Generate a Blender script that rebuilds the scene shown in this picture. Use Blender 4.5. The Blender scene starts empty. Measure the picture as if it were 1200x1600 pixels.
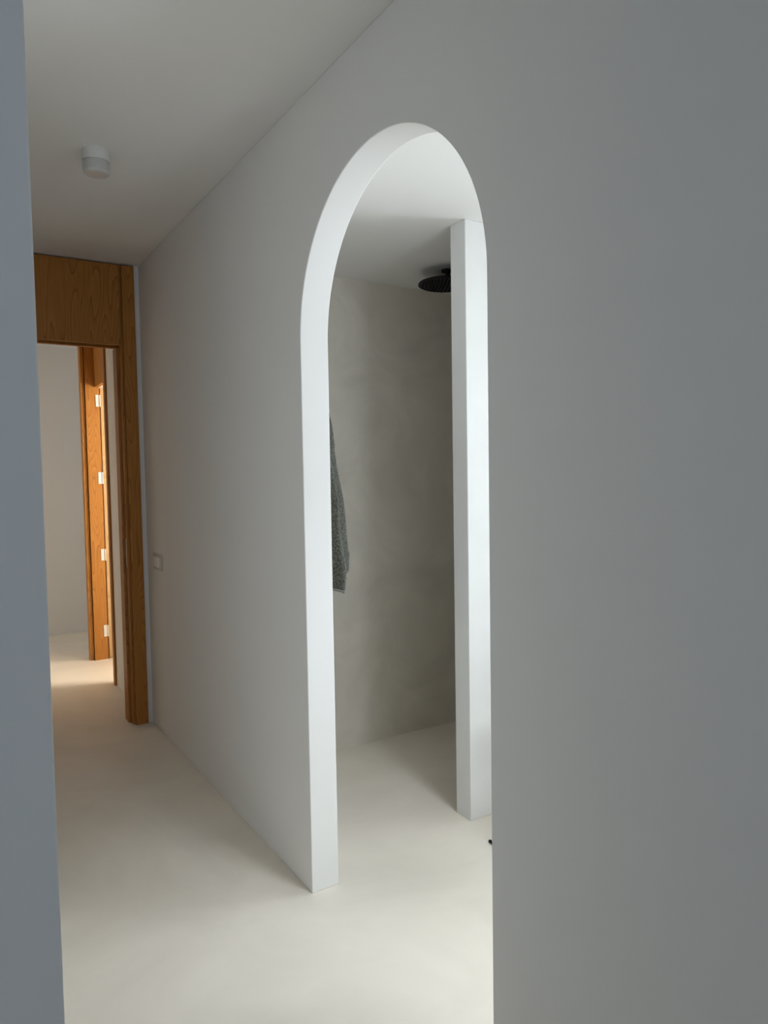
import bpy, bmesh, math, random
from mathutils import Matrix, Vector

random.seed(4)
scene = bpy.context.scene
COL = scene.collection

# ------------------------------------------------------------------ camera
F_PX, W_PX, H_PX, CAM_H = 1128.0, 1200.0, 1600.0, 1.40
VP_Y = (-107.5, 752.7)          # vanishing point of the corridor direction (+Y)
VP_X = (2404.0, 712.0)          # vanishing point of the cross direction (+X)
_y = Vector((VP_Y[0] - 600, VP_Y[1] - 800, F_PX)).normalized()
_x = Vector((VP_X[0] - 600, VP_X[1] - 800, F_PX))
_x = (_x - _y * _x.dot(_y)).normalized()
_z = _x.cross(_y)
if _z.y > 0:
    _z = -_z
R = Matrix((_x, _y, _z))        # world = R @ (right, down, forward)
cam_d = bpy.data.cameras.new('camera')
cam_d.sensor_fit = 'VERTICAL'
cam_d.sensor_height = 36.0
cam_d.lens = F_PX / H_PX * 36.0
cam_d.clip_start = 0.02
cam = bpy.data.objects.new('camera', cam_d)
COL.objects.link(cam)
M3 = Matrix((R.col[0], -R.col[1], -R.col[2])).transposed()
cam.matrix_world = Matrix.Translation((0, 0, CAM_H)) @ M3.to_4x4()
scene.camera = cam

# ------------------------------------------------------------------ world, light, exposure
scene.view_settings.view_transform = 'Standard'
scene.view_settings.look = 'None'
scene.view_settings.gamma = 1.0
scene.view_settings.exposure = 0.0
scene.view_settings.use_curve_mapping = False
scene.cycles.diffuse_bounces = 6
scene.cycles.adaptive_threshold = 0.02

wd = bpy.data.worlds.new('sky')
scene.world = wd
wd.use_nodes = True
wn = wd.node_tree.nodes
wn['Background'].inputs['Color'].default_value = (0.62, 0.76, 1.0, 1)
wn['Background'].inputs['Strength'].default_value = 0.9


def window_light(name, loc, rot, sx, sy, power, color):
    """daylight falling through one of the windows: an area light filling the opening"""
    l = bpy.data.lights.new(name, 'AREA')
    l.shape = 'RECTANGLE'
    l.size, l.size_y = sx, sy
    l.energy = power
    l.color = color
    o = bpy.data.objects.new(name, l)
    COL.objects.link(o)
    o.location = loc
    o.rotation_euler = rot
    return o


HP = math.pi / 2
# unseen skylight added to brighten the floor more than upright faces (shines straight down)
window_light('added_skylight_light', (1.56, 0.85, 2.70), (0, 0, 0), 0.44, 0.7, 28, (0.82, 0.915, 1.0))
# unseen near-wall window added to brighten the shower side (shines towards +Y)
window_light('added_bathroom_near_light', (1.52, 0.09, 1.35), (HP, 0, 0), 0.34, 1.1, 10, (0.82, 0.915, 1.0))
# large bathroom window in the outer wall (shines towards -X through the archway)
window_light('daylight_bathroom_side', (3.13, 1.25, 1.55), (0, HP, 0), 1.2, 1.4, 42, (0.85, 0.93, 1.0))
# room behind the camera, window in the back wall
window_light('daylight_room', (-0.4, -2.62, 1.85), (HP, 0, 0), 1.3, 0.95, 18, (0.66, 0.81, 1.0))
# side room past the wooden frame, low warm light
window_light('daylight_side_room', (3.15, 4.2, 1.50), (0, HP, 0), 1.2, 1.1, 190, (1.0, 0.91, 0.78))
# space at the far end
window_light('daylight_far_end', (3.15, 6.55, 1.50), (0, HP, 0), 1.2, 0.6, 6, (0.90, 0.96, 1.0))


# ------------------------------------------------------------------ materials
def new_mat(name):
    m = bpy.data.materials.new(name)
    m.use_nodes = True
    nt = m.node_tree
    return m, nt, nt.nodes, nt.links, nt.nodes['Principled BSDF']


def plaster(name, base, var=0.03, rough=0.85, scale=3.0, bump=0.02, spec=0.25, trowel=False):
    m, nt, N, L, B = new_mat(name)
    tc = N.new('ShaderNodeTexCoord')
    n1 = N.new('ShaderNodeTexNoise')
    n1.inputs['Scale'].default_value = scale
    n1.inputs['Detail'].default_value = 6
    n1.inputs['Roughness'].default_value = 0.6
    if trowel:
        n1.inputs['Distortion'].default_value = 1.2
    L.new(tc.outputs['Object'], n1.inputs['Vector'])
    cr = N.new('ShaderNodeValToRGB')
    cr.color_ramp.elements[0].position = 0.3
    cr.color_ramp.elements[1].position = 0.7
    cr.color_ramp.elements[0].color = (*[c * (1 - var) for c in base], 1)
    cr.color_ramp.elements[1].color = (*[min(1, c * (1 + var)) for c in base], 1)
    L.new(n1.outputs['Fac'], cr.inputs['Fac'])
    L.new(cr.outputs['Color'], B.inputs['Base Color'])
    n2 = N.new('ShaderNodeTexNoise')
    n2.inputs['Scale'].default_value = 140
    n2.inputs['Detail'].default_value = 3
    L.new(tc.outputs['Object'], n2.inputs['Vector'])
    bp = N.new('ShaderNodeBump')
    bp.inputs['Strength'].default_value = bump
    bp.inputs['Distance'].default_value = 0.01
    L.new(n2.outputs['Fac'], bp.inputs['Height'])
    L.new(bp.outputs['Normal'], B.inputs['Normal'])
    mr = N.new('ShaderNodeMapRange')
    mr.inputs['To Min'].default_value = rough - 0.06
    mr.inputs['To Max'].default_value = rough + 0.06
    L.new(n1.outputs['Fac'], mr.inputs['Value'])
    L.new(mr.outputs['Result'], B.inputs['Roughness'])
    B.inputs['Specular IOR Level'].default_value = spec
    return m


def plain(name, base, rough=0.5, metal=0.0, spec=0.5):
    m, nt, N, L, B = new_mat(name)
    tc = N.new('ShaderNodeTexCoord')
    n1 = N.new('ShaderNodeTexNoise')
    n1.inputs['Scale'].default_value = 60
    L.new(tc.outputs['Object'], n1.inputs['Vector'])
    mr = N.new('ShaderNodeMapRange')
    mr.inputs['To Min'].default_value = max(0.02, rough - 0.04)
    mr.inputs['To Max'].default_value = rough + 0.04
    L.new(n1.outputs['Fac'], mr.inputs['Value'])
    L.new(mr.outputs['Result'], B.inputs['Roughness'])
    B.inputs['Base Color'].default_value = (*base, 1)
    B.inputs['Metallic'].default_value = metal
    B.inputs['Specular IOR Level'].default_value = spec
    return m


def wood(name, light, dark, horizontal=False):
    """straight to cathedral grain running along Z, in object space (metres)"""
    m, nt, N, L, B = new_mat(name)
    tc = N.new('ShaderNodeTexCoord')
    mp = N.new('ShaderNodeMapping')
    mp.inputs['Scale'].default_value = (1.0, 1.0, 0.10)
    L.new(tc.outputs['Object'], mp.inputs['Vector'])
    big = N.new('ShaderNodeTexNoise')
    big.inputs['Scale'].default_value = 9.0
    big.inputs['Detail'].default_value = 1.5
    big.inputs['Roughness'].default_value = 0.4
    L.new(mp.outputs['Vector'], big.inputs['Vector'])
    # rings: many contour lines of the smooth field
    mul = N.new('ShaderNodeMath'); mul.operation = 'MULTIPLY'
    mul.inputs[1].default_value = 26.0
    L.new(big.outputs['Fac'], mul.inputs[0])
    fr = N.new('ShaderNodeMath'); fr.operation = 'FRACT'
    L.new(mul.outputs[0], fr.inputs[0])
    cr = N.new('ShaderNodeValToRGB')
    e = cr.color_ramp.elements
    e[0].position, e[0].color = 0.0, (*light, 1)
    e[1].position, e[1].color = 0.82, (*[a * 0.55 + b * 0.45 for a, b in zip(light, dark)], 1)
    k = e.new(0.97); k.color = (*dark, 1)
    L.new(fr.outputs[0], cr.inputs['Fac'])
    # fine pores
    mp2 = N.new('ShaderNodeMapping')
    mp2.inputs['Scale'].default_value = (260, 260, 7)
    L.new(tc.outputs['Object'], mp2.inputs['Vector'])
    fine = N.new('ShaderNodeTexNoise')
    fine.inputs['Scale'].default_value = 1.0
    fine.inputs['Detail'].default_value = 3
    L.new(mp2.outputs['Vector'], fine.inputs['Vector'])
    mx = N.new('ShaderNodeMixRGB'); mx.blend_type = 'MULTIPLY'
    mx.inputs['Fac'].default_value = 0.35
    L.new(cr.outputs['Color'], mx.inputs['Color1'])
    L.new(fine.outputs['Fac'], mx.inputs['Color2'])
    L.new(mx.outputs['Color'], B.inputs['Base Color'])
    bp = N.new('ShaderNodeBump'); bp.inputs['Strength'].default_value = 0.05
    L.new(fine.outputs['Fac'], bp.inputs['Height'])
    L.new(bp.outputs['Normal'], B.inputs['Normal'])
    B.inputs['Roughness'].default_value = 0.5
    B.inputs['Specular IOR Level'].default_value = 0.2
    return m


def glass(name):
    m, nt, N, L, B = new_mat(name)
    N.remove(B)
    out = N['Material Output']
    tr = N.new('ShaderNodeBsdfTransparent')
    gl = N.new('ShaderNodeBsdfGlossy'); gl.inputs['Roughness'].default_value = 0.03
    fz = N.new('ShaderNodeFresnel'); fz.inputs['IOR'].default_value = 1.45
    mx = N.new('ShaderNodeMixShader')
    L.new(fz.outputs['Fac'], mx.inputs['Fac'])
    L.new(tr.outputs['BSDF'], mx.inputs[1]); L.new(gl.outputs['BSDF'], mx.inputs[2])
    L.new(mx.outputs['Shader'], out.inputs['Surface'])
    return m


def terry(name, base):
    m, nt, N, L, B = new_mat(name)
    tc = N.new('ShaderNodeTexCoord')
    v = N.new('ShaderNodeTexVoronoi'); v.inputs['Scale'].default_value = 260
    L.new(tc.outputs['Object'], v.inputs['Vector'])
    n = N.new('ShaderNodeTexNoise'); n.inputs['Scale'].default_value = 190
    n.inputs['Detail'].default_value = 3
    L.new(tc.outputs['Object'], n.inputs['Vector'])
    cr = N.new('ShaderNodeValToRGB')
    cr.color_ramp.elements[0].position = 0.36
    cr.color_ramp.elements[1].position = 0.66
    cr.color_ramp.elements[0].color = (*[c * 0.35 for c in base], 1)
    cr.color_ramp.elements[1].color = (*[c * 1.55 for c in base], 1)
    L.new(n.outputs['Fac'], cr.inputs['Fac'])
    L.new(cr.outputs['Color'], B.inputs['Base Color'])
    bp = N.new('ShaderNodeBump'); bp.inputs['Strength'].default_value = 0.9
    bp.inputs['Distance'].default_value = 0.004
    L.new(v.outputs['Distance'], bp.inputs['Height'])
    L.new(bp.outputs['Normal'], B.inputs['Normal'])
    B.inputs['Roughness'].default_value = 1.0
    B.inputs['Specular IOR Level'].default_value = 0.05
    B.inputs['Sheen Weight'].default_value = 0.3
    return m


MAT = dict(
    wall=plaster('white_wall_paint', (0.81, 0.795, 0.765), 0.012, 0.9, 2.0, 0.02, 0.15),
    ceiling=plaster('white_ceiling_paint', (0.81, 0.795, 0.765), 0.01, 0.95, 2.0, 0.02, 0.1),
    floor=plaster('microcement_floor', (0.86, 0.79, 0.685), 0.06, 0.5, 1.7, 0.015, 0.35, True),
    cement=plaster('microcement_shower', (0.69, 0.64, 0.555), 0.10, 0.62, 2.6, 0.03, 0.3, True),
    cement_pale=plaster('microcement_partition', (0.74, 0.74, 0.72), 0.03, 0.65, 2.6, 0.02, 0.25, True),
    wood=wood('honey_ash_wood', (0.56, 0.245, 0.055), (0.38, 0.145, 0.026)),
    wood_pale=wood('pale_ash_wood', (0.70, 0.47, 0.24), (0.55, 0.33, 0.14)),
    black=plain('black_metal', (0.006, 0.006, 0.008), 0.55, 0.0, 0.2),
    black_face=plain('black_rubber', (0.006, 0.006, 0.008), 0.8, 0.0, 0.1),
    white=plain('white_enamel', (0.74, 0.73, 0.70), 0.45),
    opal=plain('opal_glass', (0.56, 0.55, 0.52), 0.3),
    steel=plain('satin_steel', (0.72, 0.72, 0.70), 0.35, 0.7),
    plastic=plain('ivory_plastic', (0.50, 0.45, 0.38), 0.4),
    paddle=plain('pale_plastic', (0.80, 0.77, 0.72), 0.35),
    dark_gap=plain('brass_strike', (0.30, 0.22, 0.12), 0.4, 0.8),
    glass=glass('window_glass'),
    terry=terry('green_grey_terry', (0.080, 0.079, 0.058)),
    hem=plain('woven_hem', (0.13, 0.125, 0.105), 0.9),
    dark_wood=plain('stained_wood', (0.10, 0.065, 0.04), 0.5),
)


# ------------------------------------------------------------------ builders
def tag(o, label, cat=None, group=None, kind=None):
    o['label'] = label
    if cat: o['category'] = cat
    if group: o['group'] = group
    if kind: o['kind'] = kind
    return o


def empty(name, loc=(0, 0, 0)):
    o = bpy.data.objects.new(name, None)
    o.empty_display_size = 0.05
    o.location = loc
    COL.objects.link(o)
    return o


def obj(name, bm, mat, parent=None, smooth=False, bevel=0.0, seg=2):
    bmesh.ops.recalc_face_normals(bm, faces=bm.faces)
    me = bpy.data.meshes.new(name)
    bm.to_mesh(me)
    bm.free()
    me.materials.append(MAT[mat])
    if smooth:
        for p in me.polygons:
            p.use_smooth = True
    o = bpy.data.objects.new(name, me)
    COL.objects.link(o)
    if parent is not None:
        o.parent = parent
        o.matrix_parent_inverse = Matrix.Translation(-parent.location)
    if bevel:
        b = o.modifiers.new('edge', 'BEVEL')
        b.width = bevel; b.segments = seg; b.limit_method = 'ANGLE'
        b.angle_limit = math.radians(40)
        b.harden_normals = False
    return o


def add_box(bm, x0, x1, y0, y1, z0, z1):
    v = [bm.verts.new(p) for p in ((x0, y0, z0), (x1, y0, z0), (x1, y1, z0), (x0, y1, z0),
                                   (x0, y0, z1), (x1, y0, z1), (x1, y1, z1), (x0, y1, z1))]
    for f in ((0, 3, 2, 1), (4, 5, 6, 7), (0, 1, 5, 4), (1, 2, 6, 5), (2, 3, 7, 6), (3, 0, 4, 7)):
        bm.faces.new([v[i] for i in f])


def boxes(*bs):
    bm = bmesh.new()
    for b in bs:
        add_box(bm, *b)
    return bm


def extrude_poly(pts, axis, a0, a1):
    """closed outline pts (2D) extruded along an axis; pts are the two other axes in x,y,z order"""
    bm = bmesh.new()
    def mk(p, a):
        if axis == 'x': return (a, p[0], p[1])
        if axis == 'y': return (p[0], a, p[1])
        return (p[0], p[1], a)
    A = [bm.verts.new(mk(p, a0)) for p in pts]
    Bv = [bm.verts.new(mk(p, a1)) for p in pts]
    bm.faces.new(A)
    bm.faces.new(Bv[::-1])
    n = len(pts)
    for i in range(n):
        bm.faces.new((A[i], Bv[i], Bv[(i + 1) % n], A[(i + 1) % n]))
    return bm


def lathe(profile, cx, cy, n=64):
    """profile: (r, z) list; r = 0 ends are closed"""
    bm = bmesh.new()
    rings = []
    for r, z in profile:
        if r < 1e-6:
            rings.append([bm.verts.new((cx, cy, z))])
        else:
            rings.append([bm.verts.new((cx + r * math.cos(2 * math.pi * i / n), cy + r * math.sin(2 * math.pi * i / n), z)) for i in range(n)])
    for a, b in zip(rings, rings[1:]):
        for i in range(n):
            j = (i + 1) % n
            if len(a) == 1 and len(b) == 1: continue
            if len(a) == 1: bm.faces.new((a[0], b[i], b[j]))
            elif len(b) == 1: bm.faces.new((a[i], b[0], a[j]))
            else: bm.faces.new((a[i], b[i], b[j], a[j]))
    return bm


def tube(bm, p0, p1, r0, r1, n=16):
    p0, p1 = Vector(p0), Vector(p1)
    d = (p1 - p0).normalized()
    u = d.orthogonal().normalized(); w = d.cross(u)
    A = [bm.verts.new(p0 + (u * math.cos(t) + w * math.sin(t)) * r0) for t in [2 * math.pi * i / n for i in range(n)]]
    Bv = [bm.verts.new(p1 + (u * math.cos(t) + w * math.sin(t)) * r1) for t in [2 * math.pi * i / n for i in range(n)]]
    for i in range(n):
        bm.faces.new((A[i], Bv[i], Bv[(i + 1) % n], A[(i + 1) % n]))
    bm.faces.new(A[::-1]); bm.faces.new(Bv)


def struct(name, bm, mat, label, cat, bevel=0.0):
    return tag(obj(name, bm, mat, bevel=bevel), label, cat, kind='structure')


# ------------------------------------------------------------------ the setting
CEIL, CEIL_B = 2.58, 2.38
WX0, WX1 = 1.026, 1.127                       # the arched wall
A_Y0, A_Y1 = 1.2105, 2.132                    # the arched opening
A_R = (A_Y1 - A_Y0) / 2
A_C, A_SP = (A_Y0 + A_Y1) / 2, 1.832

struct('floor', boxes((-2.5, 3.12, -2.6, 7.14, -0.1, 0.0)), 'floor',
       'smooth off-white microcement floor running through corridor and bathroom', 'floor')

out = [(-2.5, 0), (A_Y0, 0), (A_Y0, A_SP)]
for i in range(1, 128):
    t = math.pi - math.pi * i / 128
    out.append((A_C + A_R * math.cos(t), A_SP + A_R * math.sin(t)))
out += [(A_Y1, A_SP), (A_Y1, 0), (4.25, 0), (4.25, CEIL), (-2.5, CEIL)]
struct('wall_right', extrude_poly(out, 'x', WX0, WX1), 'wall',
       'long white corridor wall pierced by the tall round-headed archway', 'wall', bevel=0.003)

L_Y, L_X = 0.95, 0.1135
struct('wall_left', boxes((-2.4, L_X, L_Y, L_Y + 0.1, 0, CEIL)), 'wall',
       'blue-grey shaded wall edge in the left foreground', 'wall', bevel=0.003)
struct('wall_left_corridor', boxes((L_X - 0.1, L_X, L_Y + 0.1, 7.04, 0, CEIL)), 'wall',
       'white left wall of the corridor hidden behind the foreground wall', 'wall')
struct('wall_end', boxes((L_X - 0.1, 3.0, 7.04, 7.14, 0, CEIL)), 'wall',
       'pale grey wall closing the far end beyond the wooden frame', 'wall')
struct('ceiling', boxes((-2.5, WX1, -2.6, 4.25, CEIL, CEIL + 0.1), (L_X - 0.1, 3.0, 4.25, 7.14, CEIL, CEIL + 0.1), (WX1, 3.0, 3.3, 4.25, CEIL, CEIL + 0.1)),
       'ceiling', 'plain white corridor ceiling with the small round lamp', 'ceiling')
SK = (1.32, 1.80, 0.48, 1.22)                 # shaft of the added skylight in the bathroom ceiling: x0, x1, y0, y1
struct('ceiling_bathroom', boxes((WX1, SK[0], 0.2, 3.2, CEIL_B, CEIL + 0.1), (SK[1], 3.0, 0.2, 3.2, CEIL_B, CEIL + 0.1),
                                 (SK[0], SK[1], 0.2, SK[2], CEIL_B, CEIL + 0.1), (SK[0], SK[1], SK[3], 3.2, CEIL_B, CEIL + 0.1)),
       'ceiling', 'lower white bathroom ceiling seen through the archway', 'ceiling')
w1 = empty('added_skylight', ((SK[0] + SK[1]) / 2, (SK[2] + SK[3]) / 2, CEIL + 0.06))
tag(w1, 'skylight added out of sight in the bathroom ceiling beside the archway', 'window', kind='structure')
for sx in ((SK[0], SK[0] + 0.03), (SK[1] - 0.03, SK[1])):
    obj('window_stile', boxes((sx[0], sx[1], SK[2], SK[3], CEIL + 0.04, CEIL + 0.08)), 'wall', w1)
for sy in ((SK[2], SK[2] + 0.03), (SK[3] - 0.03, SK[3])):
    obj('window_rail', boxes((SK[0] + 0.03, SK[1] - 0.03, sy[0], sy[1], CEIL + 0.04, CEIL + 0.08)), 'wall', w1)
obj('pane', boxes((SK[0] + 0.03, SK[1] - 0.03, SK[2] + 0.03, SK[3] - 0.03, CEIL + 0.057, CEIL + 0.063)), 'glass', w1)

# bathroom and shower
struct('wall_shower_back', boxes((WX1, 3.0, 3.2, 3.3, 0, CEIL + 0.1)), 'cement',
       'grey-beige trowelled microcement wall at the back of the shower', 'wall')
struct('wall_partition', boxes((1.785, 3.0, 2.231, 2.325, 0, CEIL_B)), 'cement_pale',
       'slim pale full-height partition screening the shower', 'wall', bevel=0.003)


def holed_wall(name, axis, a0, a1, u0, u1, z0, z1, hu0, hu1, hz0, hz1, mat, label):
    rs = [(u0, hu0, z0, z1), (hu1, u1, z0, z1), (hu0, hu1, z0, hz0), (hu0, hu1, hz1, z1)]
    if axis == 'x':
        bm = boxes(*[(a0, a1, r[0], r[1], r[2], r[3]) for r in rs])
    else:
        bm = boxes(*[(r[0], r[1], a0, a1, r[2], r[3]) for r in rs])
    bmesh.ops.remove_doubles(bm, verts=bm.verts, dist=1e-5)
    return struct(name, bm, mat, label, 'wall')


def window(name, axis, a, u0, u1, z0, z1, label):
    t = 0.05
    root = empty(name, ((u0 + u1) / 2, a, z0) if axis == 'y' else (a, (u0 + u1) / 2, z0))
    tag(root, label, 'window', kind='structure')
    def b(ua, ub, za, zb, d0=-0.025, d1=0.025):
        return (ua, ub, a + d0, a + d1, za, zb) if axis == 'y' else (a + d0, a + d1, ua, ub, za, zb)
    for s in ((u0, u0 + t, z0, z1), (u1 - t, u1, z0, z1)):
        obj('window_stile', boxes(b(*s)), 'white', root, bevel=0.003)
    for s in ((u0 + t, u1 - t, z0, z0 + t), (u0 + t, u1 - t, z1 - t, z1)):
        obj('window_rail', boxes(b(*s)), 'white', root, bevel=0.003)
    obj('pane', boxes(b(u0 + t, u1 - t, z0 + t, z1 - t, -0.003, 0.003)), 'glass', root)


holed_wall('wall_bathroom_near', 'y', 0.1, 0.2, WX1, 3.0, 0, CEIL + 0.1, 1.32, 1.72, 0.75, 1.95, 'wall',
           'white near wall of the bathroom hidden beside the archway')
window('added_window', 'y', 0.15, 1.32, 1.72, 0.75, 1.95, 'narrow white framed window added unseen in the near bathroom wall')
holed_wall('wall_bathroom_right', 'x', 3.0, 3.12, 0.1, 3.3, 0, CEIL + 0.1, 0.5, 2.0, 0.9, 2.2, 'wall',
           'white outer wall on the far side of the bathroom')
window('window_5', 'x', 3.06, 0.5, 2.0, 0.9, 2.2, 'large white framed bathroom window opposite the archway')
holed_wall('wall_back', 'y', -2.6, -2.5, -2.5, WX1, 0, CEIL, -1.1, 0.3, 1.35, 2.35, 'wall',
           'white wall behind the viewer with a window')
window('window_2', 'y', -2.55, -1.1, 0.3, 1.35, 2.35, 'white framed window in the wall behind the viewer')
struct('wall_room_left', boxes((-2.5, -2.4, -2.5, L_Y + 0.1, 0, CEIL)), 'wall',
       'white left wall of the room behind the viewer', 'wall')

# side room past the wooden frame, and the space at the far end
holed_wall('wall_side_room_right', 'x', 3.0, 3.12, 3.3, 5.95, 0, CEIL, 3.55, 4.85, 0.9, 2.1, 'wall',
           'white outer wall of the side room with a window')
window('window_3', 'x', 3.06, 3.55, 4.85, 0.9, 2.1, 'white framed window of the sunny side room')
holed_wall('wall_far_right', 'x', 3.0, 3.12, 5.95, 7.14, 0, CEIL, 6.2, 6.9, 0.9, 2.1, 'wall',
           'white outer wall of the far space with a window')
window('window_4', 'x', 3.06, 6.2, 6.9, 0.9, 2.1, 'white framed window of the space at the far end')
struct('wall_side_room_far', boxes((1.03, 3.0, 5.955, 6.04, 0, CEIL)), 'wall',
       'white wall behind the open wooden door', 'wall')
struct('wall_right_far', boxes((1.012, 1.14, 4.25, 5.10, 0, CEIL)), 'wall',
       'short white wall between the two wooden door frames', 'wall')

# ------------------------------------------------------------------ first wooden frame at the end of the corridor
d1 = empty('door_1', (0.55, 4.25, 0))
tag(d1, 'dark honey wood doorway frame with overhead panel at the corridor end', 'door frame', kind='structure')
obj('casing', boxes((0.932, 0.999, 4.172, 4.33, 0, 2.572)), 'wood', d1, bevel=0.002)
jl = obj('jamb_lining', boxes((0.919, 0.932, 4.196, 4.33, 0, 2.572)), 'wood', d1, bevel=0.001)
obj('strike_plate', boxes((0.9165, 0.9195, 4.199, 4.236, 0.90, 1.06)), 'dark_gap', jl)
obj('door_stop', boxes((0.905, 0.919, 4.243, 4.33, 0, 2.131)), 'wood', d1, bevel=0.001)
obj('casing', boxes((L_X, L_X + 0.067, 4.172, 4.33, 0, 2.572)), 'wood', d1, bevel=0.002)
obj('jamb_lining', boxes((L_X + 0.067, L_X + 0.08, 4.196, 4.33, 0, 2.572)), 'wood', d1, bevel=0.001)
obj('door_stop', boxes((L_X + 0.08, L_X + 0.094, 4.243, 4.33, 0, 2.131)), 'wood', d1, bevel=0.001)
obj('overhead_panel', boxes((L_X + 0.08, 0.919, 4.180, 4.20, 2.135, 2.572)), 'wood', d1, bevel=0.0015)
obj('head_stop', boxes((L_X + 0.08, 0.919, 4.300, 4.33, 2.137, 2.572)), 'wood', d1, bevel=0.001)

struct('trim_1', boxes((0.999, 1.026, 4.186, 4.25, 0, CEIL), (0.999, 1.012, 4.25, 4.33, 0, CEIL)), 'wall',
       'narrow white plaster strip beside the dark wooden casing', 'trim')

# ------------------------------------------------------------------ second wooden frame with its open door
d2 = empty('door_2', (1.06, 5.5, 0))
tag(d2, 'sunlit honey wood doorway with white hinges beyond the first frame', 'door', kind='structure')
obj('near_casing', boxes((0.998, 1.012, 5.062, 5.10, 0, 2.572)), 'wood', d2, bevel=0.001)
obj('near_jamb', boxes((1.002, 1.14, 5.10, 5.13, 0, 2.572)), 'wood', d2, bevel=0.001)
obj('far_casing', boxes((0.988, 1.004, 5.88, 5.955, 0, 2.572)), 'wood', d2, bevel=0.001)
obj('far_casing_bead', boxes((1.004, 1.010, 5.876, 5.955, 0, 2.572)), 'wood', d2, bevel=0.001)
fj = obj('far_jamb', boxes((1.010, 1.017, 5.905, 5.955, 0, 2.572), (1.017, 1.116, 5.865, 5.955, 0, 2.572)), 'wood', d2)
obj('overhead_panel', boxes((1.085, 1.11, 5.13, 5.865, 2.122, 2.572)), 'wood', d2)
obj('head_lining', boxes((1.085, 1.116, 5.13, 5.865, 2.10, 2.122)), 'wood', d2, bevel=0.001)
for z in (1.997, 1.407, 0.815, 0.222):
    h = obj('hinge', boxes((1.088, 1.113, 5.861, 5.8655, z - 0.045, z + 0.045)), 'white', d2, bevel=0.001)
    bm = bmesh.new()
    tube(bm, (1.1175, 5.860, z - 0.045), (1.1175, 5.860, z + 0.045), 0.0045, 0.0045, 12)
    obj('knuckle', bm, 'steel', h, smooth=False)
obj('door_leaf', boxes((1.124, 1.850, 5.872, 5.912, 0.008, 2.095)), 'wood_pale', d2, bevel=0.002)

# ------------------------------------------------------------------ ceiling lamp
LX, LY = 0.551, 2.80
lamp = empty('ceiling_lamp', (LX, LY, CEIL))
tag(lamp, 'small white cylindrical lamp fixed to the corridor ceiling', 'lamp')
obj('base', lathe([(0, CEIL), (0.0465, CEIL), (0.0465, CEIL - 0.040), (0.043, CEIL - 0.0405), (0.043, CEIL - 0.043), (0, CEIL - 0.043)], LX, LY), 'white', lamp)
r = 0.0465
prof = [(0, CEIL - 0.0425), (0.043, CEIL - 0.0425), (r, CEIL - 0.0435)]
zb = CEIL - 0.084
for i in range(9):
    t = i / 8 * HP
    prof.append((r - 0.012 + 0.012 * math.cos(t), zb + 0.012 - 0.012 * math.sin(t)))
prof.append((0, zb))
obj('diffuser', lathe(prof, LX, LY), 'opal', lamp)

# ------------------------------------------------------------------ shower head
SX, SY, SZ = 2.155, 2.83, 2.312
sh = empty('shower_head', (SX, SY, CEIL_B))
tag(sh, 'round black rain shower head under the bathroom ceiling', 'shower head')
pl = obj('disc', lathe([(0, SZ + 0.012), (0.03, SZ + 0.012), (0.140, SZ + 0.007), (0.143, SZ + 0.004), (0.143, SZ - 0.002), (0.140, SZ - 0.004), (0, SZ - 0.004)], SX, SY, 96), 'black', sh)
bm = bmesh.new()
for ring in range(1, 8):
    n = ring * 6
    for i in range(n):
        a = 2 * math.pi * i / n
        x, y = SX + 0.0175 * ring * math.cos(a), SY + 0.0175 * ring * math.sin(a)
        tube(bm, (x, y, SZ - 0.0035), (x, y, SZ - 0.008), 0.0035, 0.0022, 6)
nz = obj('nozzles', bm, 'black_face', pl)
nz['kind'] = 'stuff'
bm = bmesh.new()
tube(bm, (SX, SY, SZ + 0.010), (SX, SY, CEIL_B - 0.006), 0.012, 0.012, 20)
obj('arm', bm, 'black', sh)
obj('ceiling_rose', lathe([(0, CEIL_B), (0.03, CEIL_B), (0.03, CEIL_B - 0.008), (0, CEIL_B - 0.008)], SX, SY, 40), 'black', sh)

# ------------------------------------------------------------------ light switch
sw = empty('light_switch', (WX0, 3.955, 0.945))
tag(sw, 'pale double light switch on the corridor wall beside the wooden frame', 'light switch')
obj('plate', boxes((WX0 - 0.007, WX0, 3.872, 4.038, 0.902, 0.988)), 'plastic', sw, bevel=0.003)
for y in (3.92, 3.99):
    obj('rocker', boxes((WX0 - 0.012, WX0 - 0.006, y - 0.027, y + 0.027, 0.918, 0.972)), 'paddle', sw, bevel=0.002)

# ------------------------------------------------------------------ towel and its hook behind the archway
HKY, HKZ = 2.285, 1.66
hk = empty('towel_hook', (WX1, HKY, HKZ))
tag(hk, 'black peg hook behind the archway jamb carrying the towel', 'hook')
bm = bmesh.new()
tube(bm, (WX1, HKY, HKZ), (WX1 + 0.006, HKY, HKZ), 0.018, 0.018, 28)
obj('rose', bm, 'black', hk)
bm = bmesh.new()
tube(bm, (WX1 + 0.005, HKY, HKZ), (WX1 + 0.05, HKY, HKZ + 0.012), 0.007, 0.007, 16)
obj('peg', bm, 'black', hk)
bm = bmesh.new()
tube(bm, (WX1 + 0.049, HKY, HKZ + 0.0115), (WX1 + 0.056, HKY, HKZ + 0.013), 0.011, 0.011, 20)
obj('knob', bm, 'black', hk)

# plan of the pleats at full spread (x, y) as offsets from the hook foot
plan = [(0.010, -0.122), (0.050, -0.134), (0.066, -0.118), (0.069, -0.092), (0.052, -0.068), (0.032, -0.050),
        (0.060, -0.024), (0.116, 0.000), (0.156, 0.020), (0.162, 0.038), (0.134, 0.056), (0.070, 0.070),
        (0.050, 0.090), (0.085, 0.110), (0.095, 0.130), (0.065, 0.155), (0.028, 0.170)]


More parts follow.
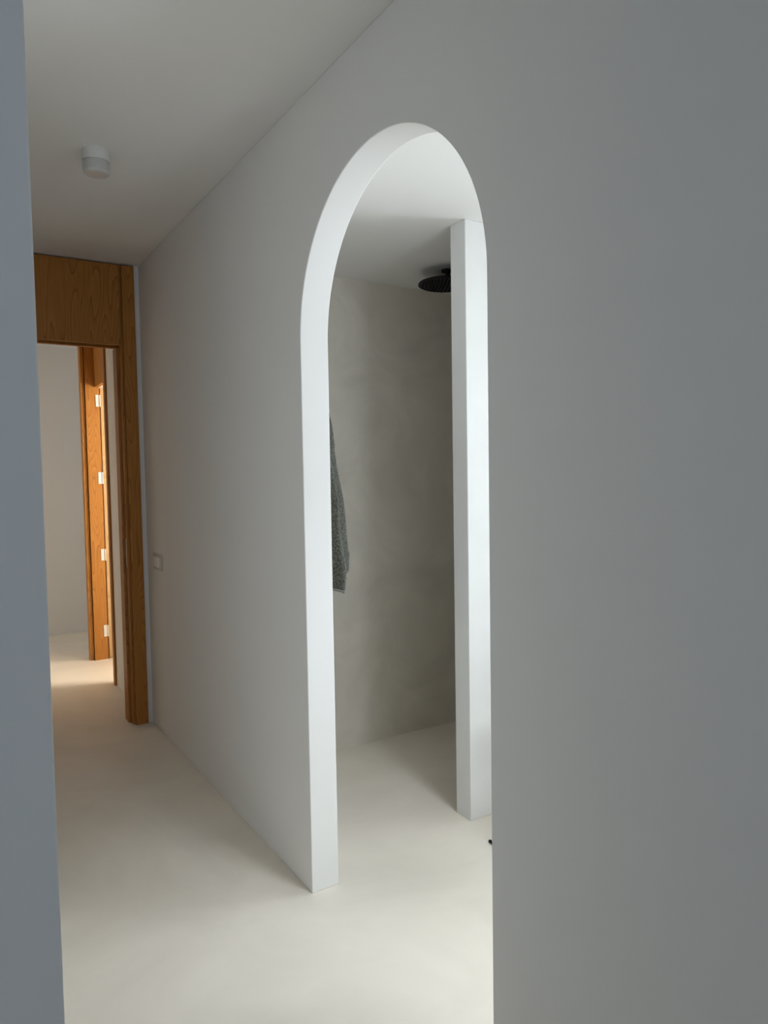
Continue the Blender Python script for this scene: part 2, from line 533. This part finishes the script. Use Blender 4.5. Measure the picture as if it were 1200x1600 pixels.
def towel_drop(s):
    # the near fold hangs lowest, the folds behind it end a little higher
    k = min(1.0, max(0.0, (s - 0.30) / 0.12))
    return 0.676 - 0.040 * (3 * k * k - 2 * k ** 3) + 0.010 * math.cos((s - 0.12) * 20) * (1 - k)


def spline(pts, n):
    res = []
    m = len(pts) - 1
    for i in range(n + 1):
        t = i / n * m
        k = min(int(t), m - 1); u = t - k
        p = [Vector(pts[max(0, min(m, k + d))]) for d in (-1, 0, 1, 2)]
        res.append(0.5 * ((2 * p[1]) + (p[2] - p[0]) * u + (2 * p[0] - 5 * p[1] + 4 * p[2] - p[3]) * u * u + (3 * p[1] - p[0] - 3 * p[2] + p[3]) * u ** 3))
    return res


NP, NZ = 150, 70
pp = spline(plan, NP)
bm = bmesh.new()
rows = []
for j in range(NZ + 1):
    v = j / NZ                                    # 0 at the hook, 1 at the hem
    row = []
    for i, p in enumerate(pp):
        s = i / NP
        drop = towel_drop(s)
        z = HKZ + 0.018 - drop * v
        sp = 0.12 + 0.88 * (1 - (1 - min(1, v / 0.90)) ** 1.3)
        if v > 0.88:                              # hem tucks in a little
            sp *= 1 - 1.1 * (v - 0.88) ** 1.5 * 2.2
        x = WX1 + 0.012 + (p.x - 0.012) * (0.25 + 0.75 * sp)
        y = HKY + p.y * sp + 0.003 * math.sin(9 * v + 5 * s)
        x += 0.004 * math.sin(14 * v + 11 * s)
        row.append(bm.verts.new((max(x, WX1 + 0.010), y, z)))
    rows.append(row)
for a, b in zip(rows, rows[1:]):
    for i in range(NP):
        bm.faces.new((a[i], a[i + 1], b[i + 1], b[i]))
tw = empty('towel', (WX1 + 0.03, HKY, 1.0))
tag(tw, 'dark green-grey terry towel hanging behind the left archway jamb', 'towel')
cl = obj('cloth', bm, 'terry', tw, smooth=True)
sm = cl.modifiers.new('pile', 'SOLIDIFY'); sm.thickness = 0.007; sm.offset = 0
tx = bpy.data.textures.new('terry_loops', 'CLOUDS'); tx.noise_scale = 0.006
ss = cl.modifiers.new('fine', 'SUBSURF'); ss.levels = ss.render_levels = 1
dm = cl.modifiers.new('loops', 'DISPLACE'); dm.texture = tx; dm.strength = 0.004; dm.mid_level = 0.5
dm.texture_coords = 'LOCAL'
bm = bmesh.new()
hr = []
for off in (0.0, 0.008):
    hr.append([bm.verts.new((v_.x + 0.0, v_.y, v_.z - off)) for v_ in [Vector((WX1 + 0.012 + (p.x - 0.012) * 0.96, HKY + p.y * 0.94, HKZ + 0.018 - towel_drop(i / NP) + 0.009)) for i, p in enumerate(pp)]])
for i in range(NP):
    bm.faces.new((hr[0][i], hr[0][i + 1], hr[1][i + 1], hr[1][i]))
hm = obj('hem', bm, 'hem', tw, smooth=True)
sm = hm.modifiers.new('thick', 'SOLIDIFY'); sm.thickness = 0.005; sm.offset = 0
bm = bmesh.new()
tube(bm, (WX1 + 0.04, HKY - 0.012, HKZ - 0.01), (WX1 + 0.04, HKY, HKZ + 0.026), 0.003, 0.003, 8)
tube(bm, (WX1 + 0.04, HKY + 0.012, HKZ - 0.01), (WX1 + 0.04, HKY, HKZ + 0.026), 0.003, 0.003, 8)
obj('hanging_loop', bm, 'hem', tw)

# ------------------------------------------------------------------ low stool of which one foot shows past the archway
ST_A = Vector((1.7370, 2.0600, 0.0))                       # tip of the visible runner
ST_D = Vector((0.0, -1.0, 0.0))                            # direction of the runners
ST_N = Vector((1.0, 0.0, 0.0))
st = empty('stool', ST_A + ST_D * 0.17 + ST_N * 0.15)
tag(st, 'low stool on black runners, just one tip showing past the archway edge', 'stool')
for k in (0.0, 0.30):
    b0 = ST_A + ST_N * k
    bm = bmesh.new()
    tube(bm, b0 + Vector((0, 0, 0.006)), b0 + ST_D * 0.34 + Vector((0, 0, 0.006)), 0.006, 0.006, 12)
    obj('runner', bm, 'black', st)
    for t in (0.07, 0.27):
        bm = bmesh.new()
        tube(bm, b0 + ST_D * t + Vector((0, 0, 0.008)), b0 + ST_D * t + Vector((0, 0, 0.40)), 0.006, 0.006, 12)
        obj('leg', bm, 'black', st)
c = st.location
obj('seat', boxes((c.x - 0.125, c.x + 0.165, c.y - 0.15, c.y + 0.15, 0.40, 0.43)), 'dark_wood', st, bevel=0.006, seg=3)
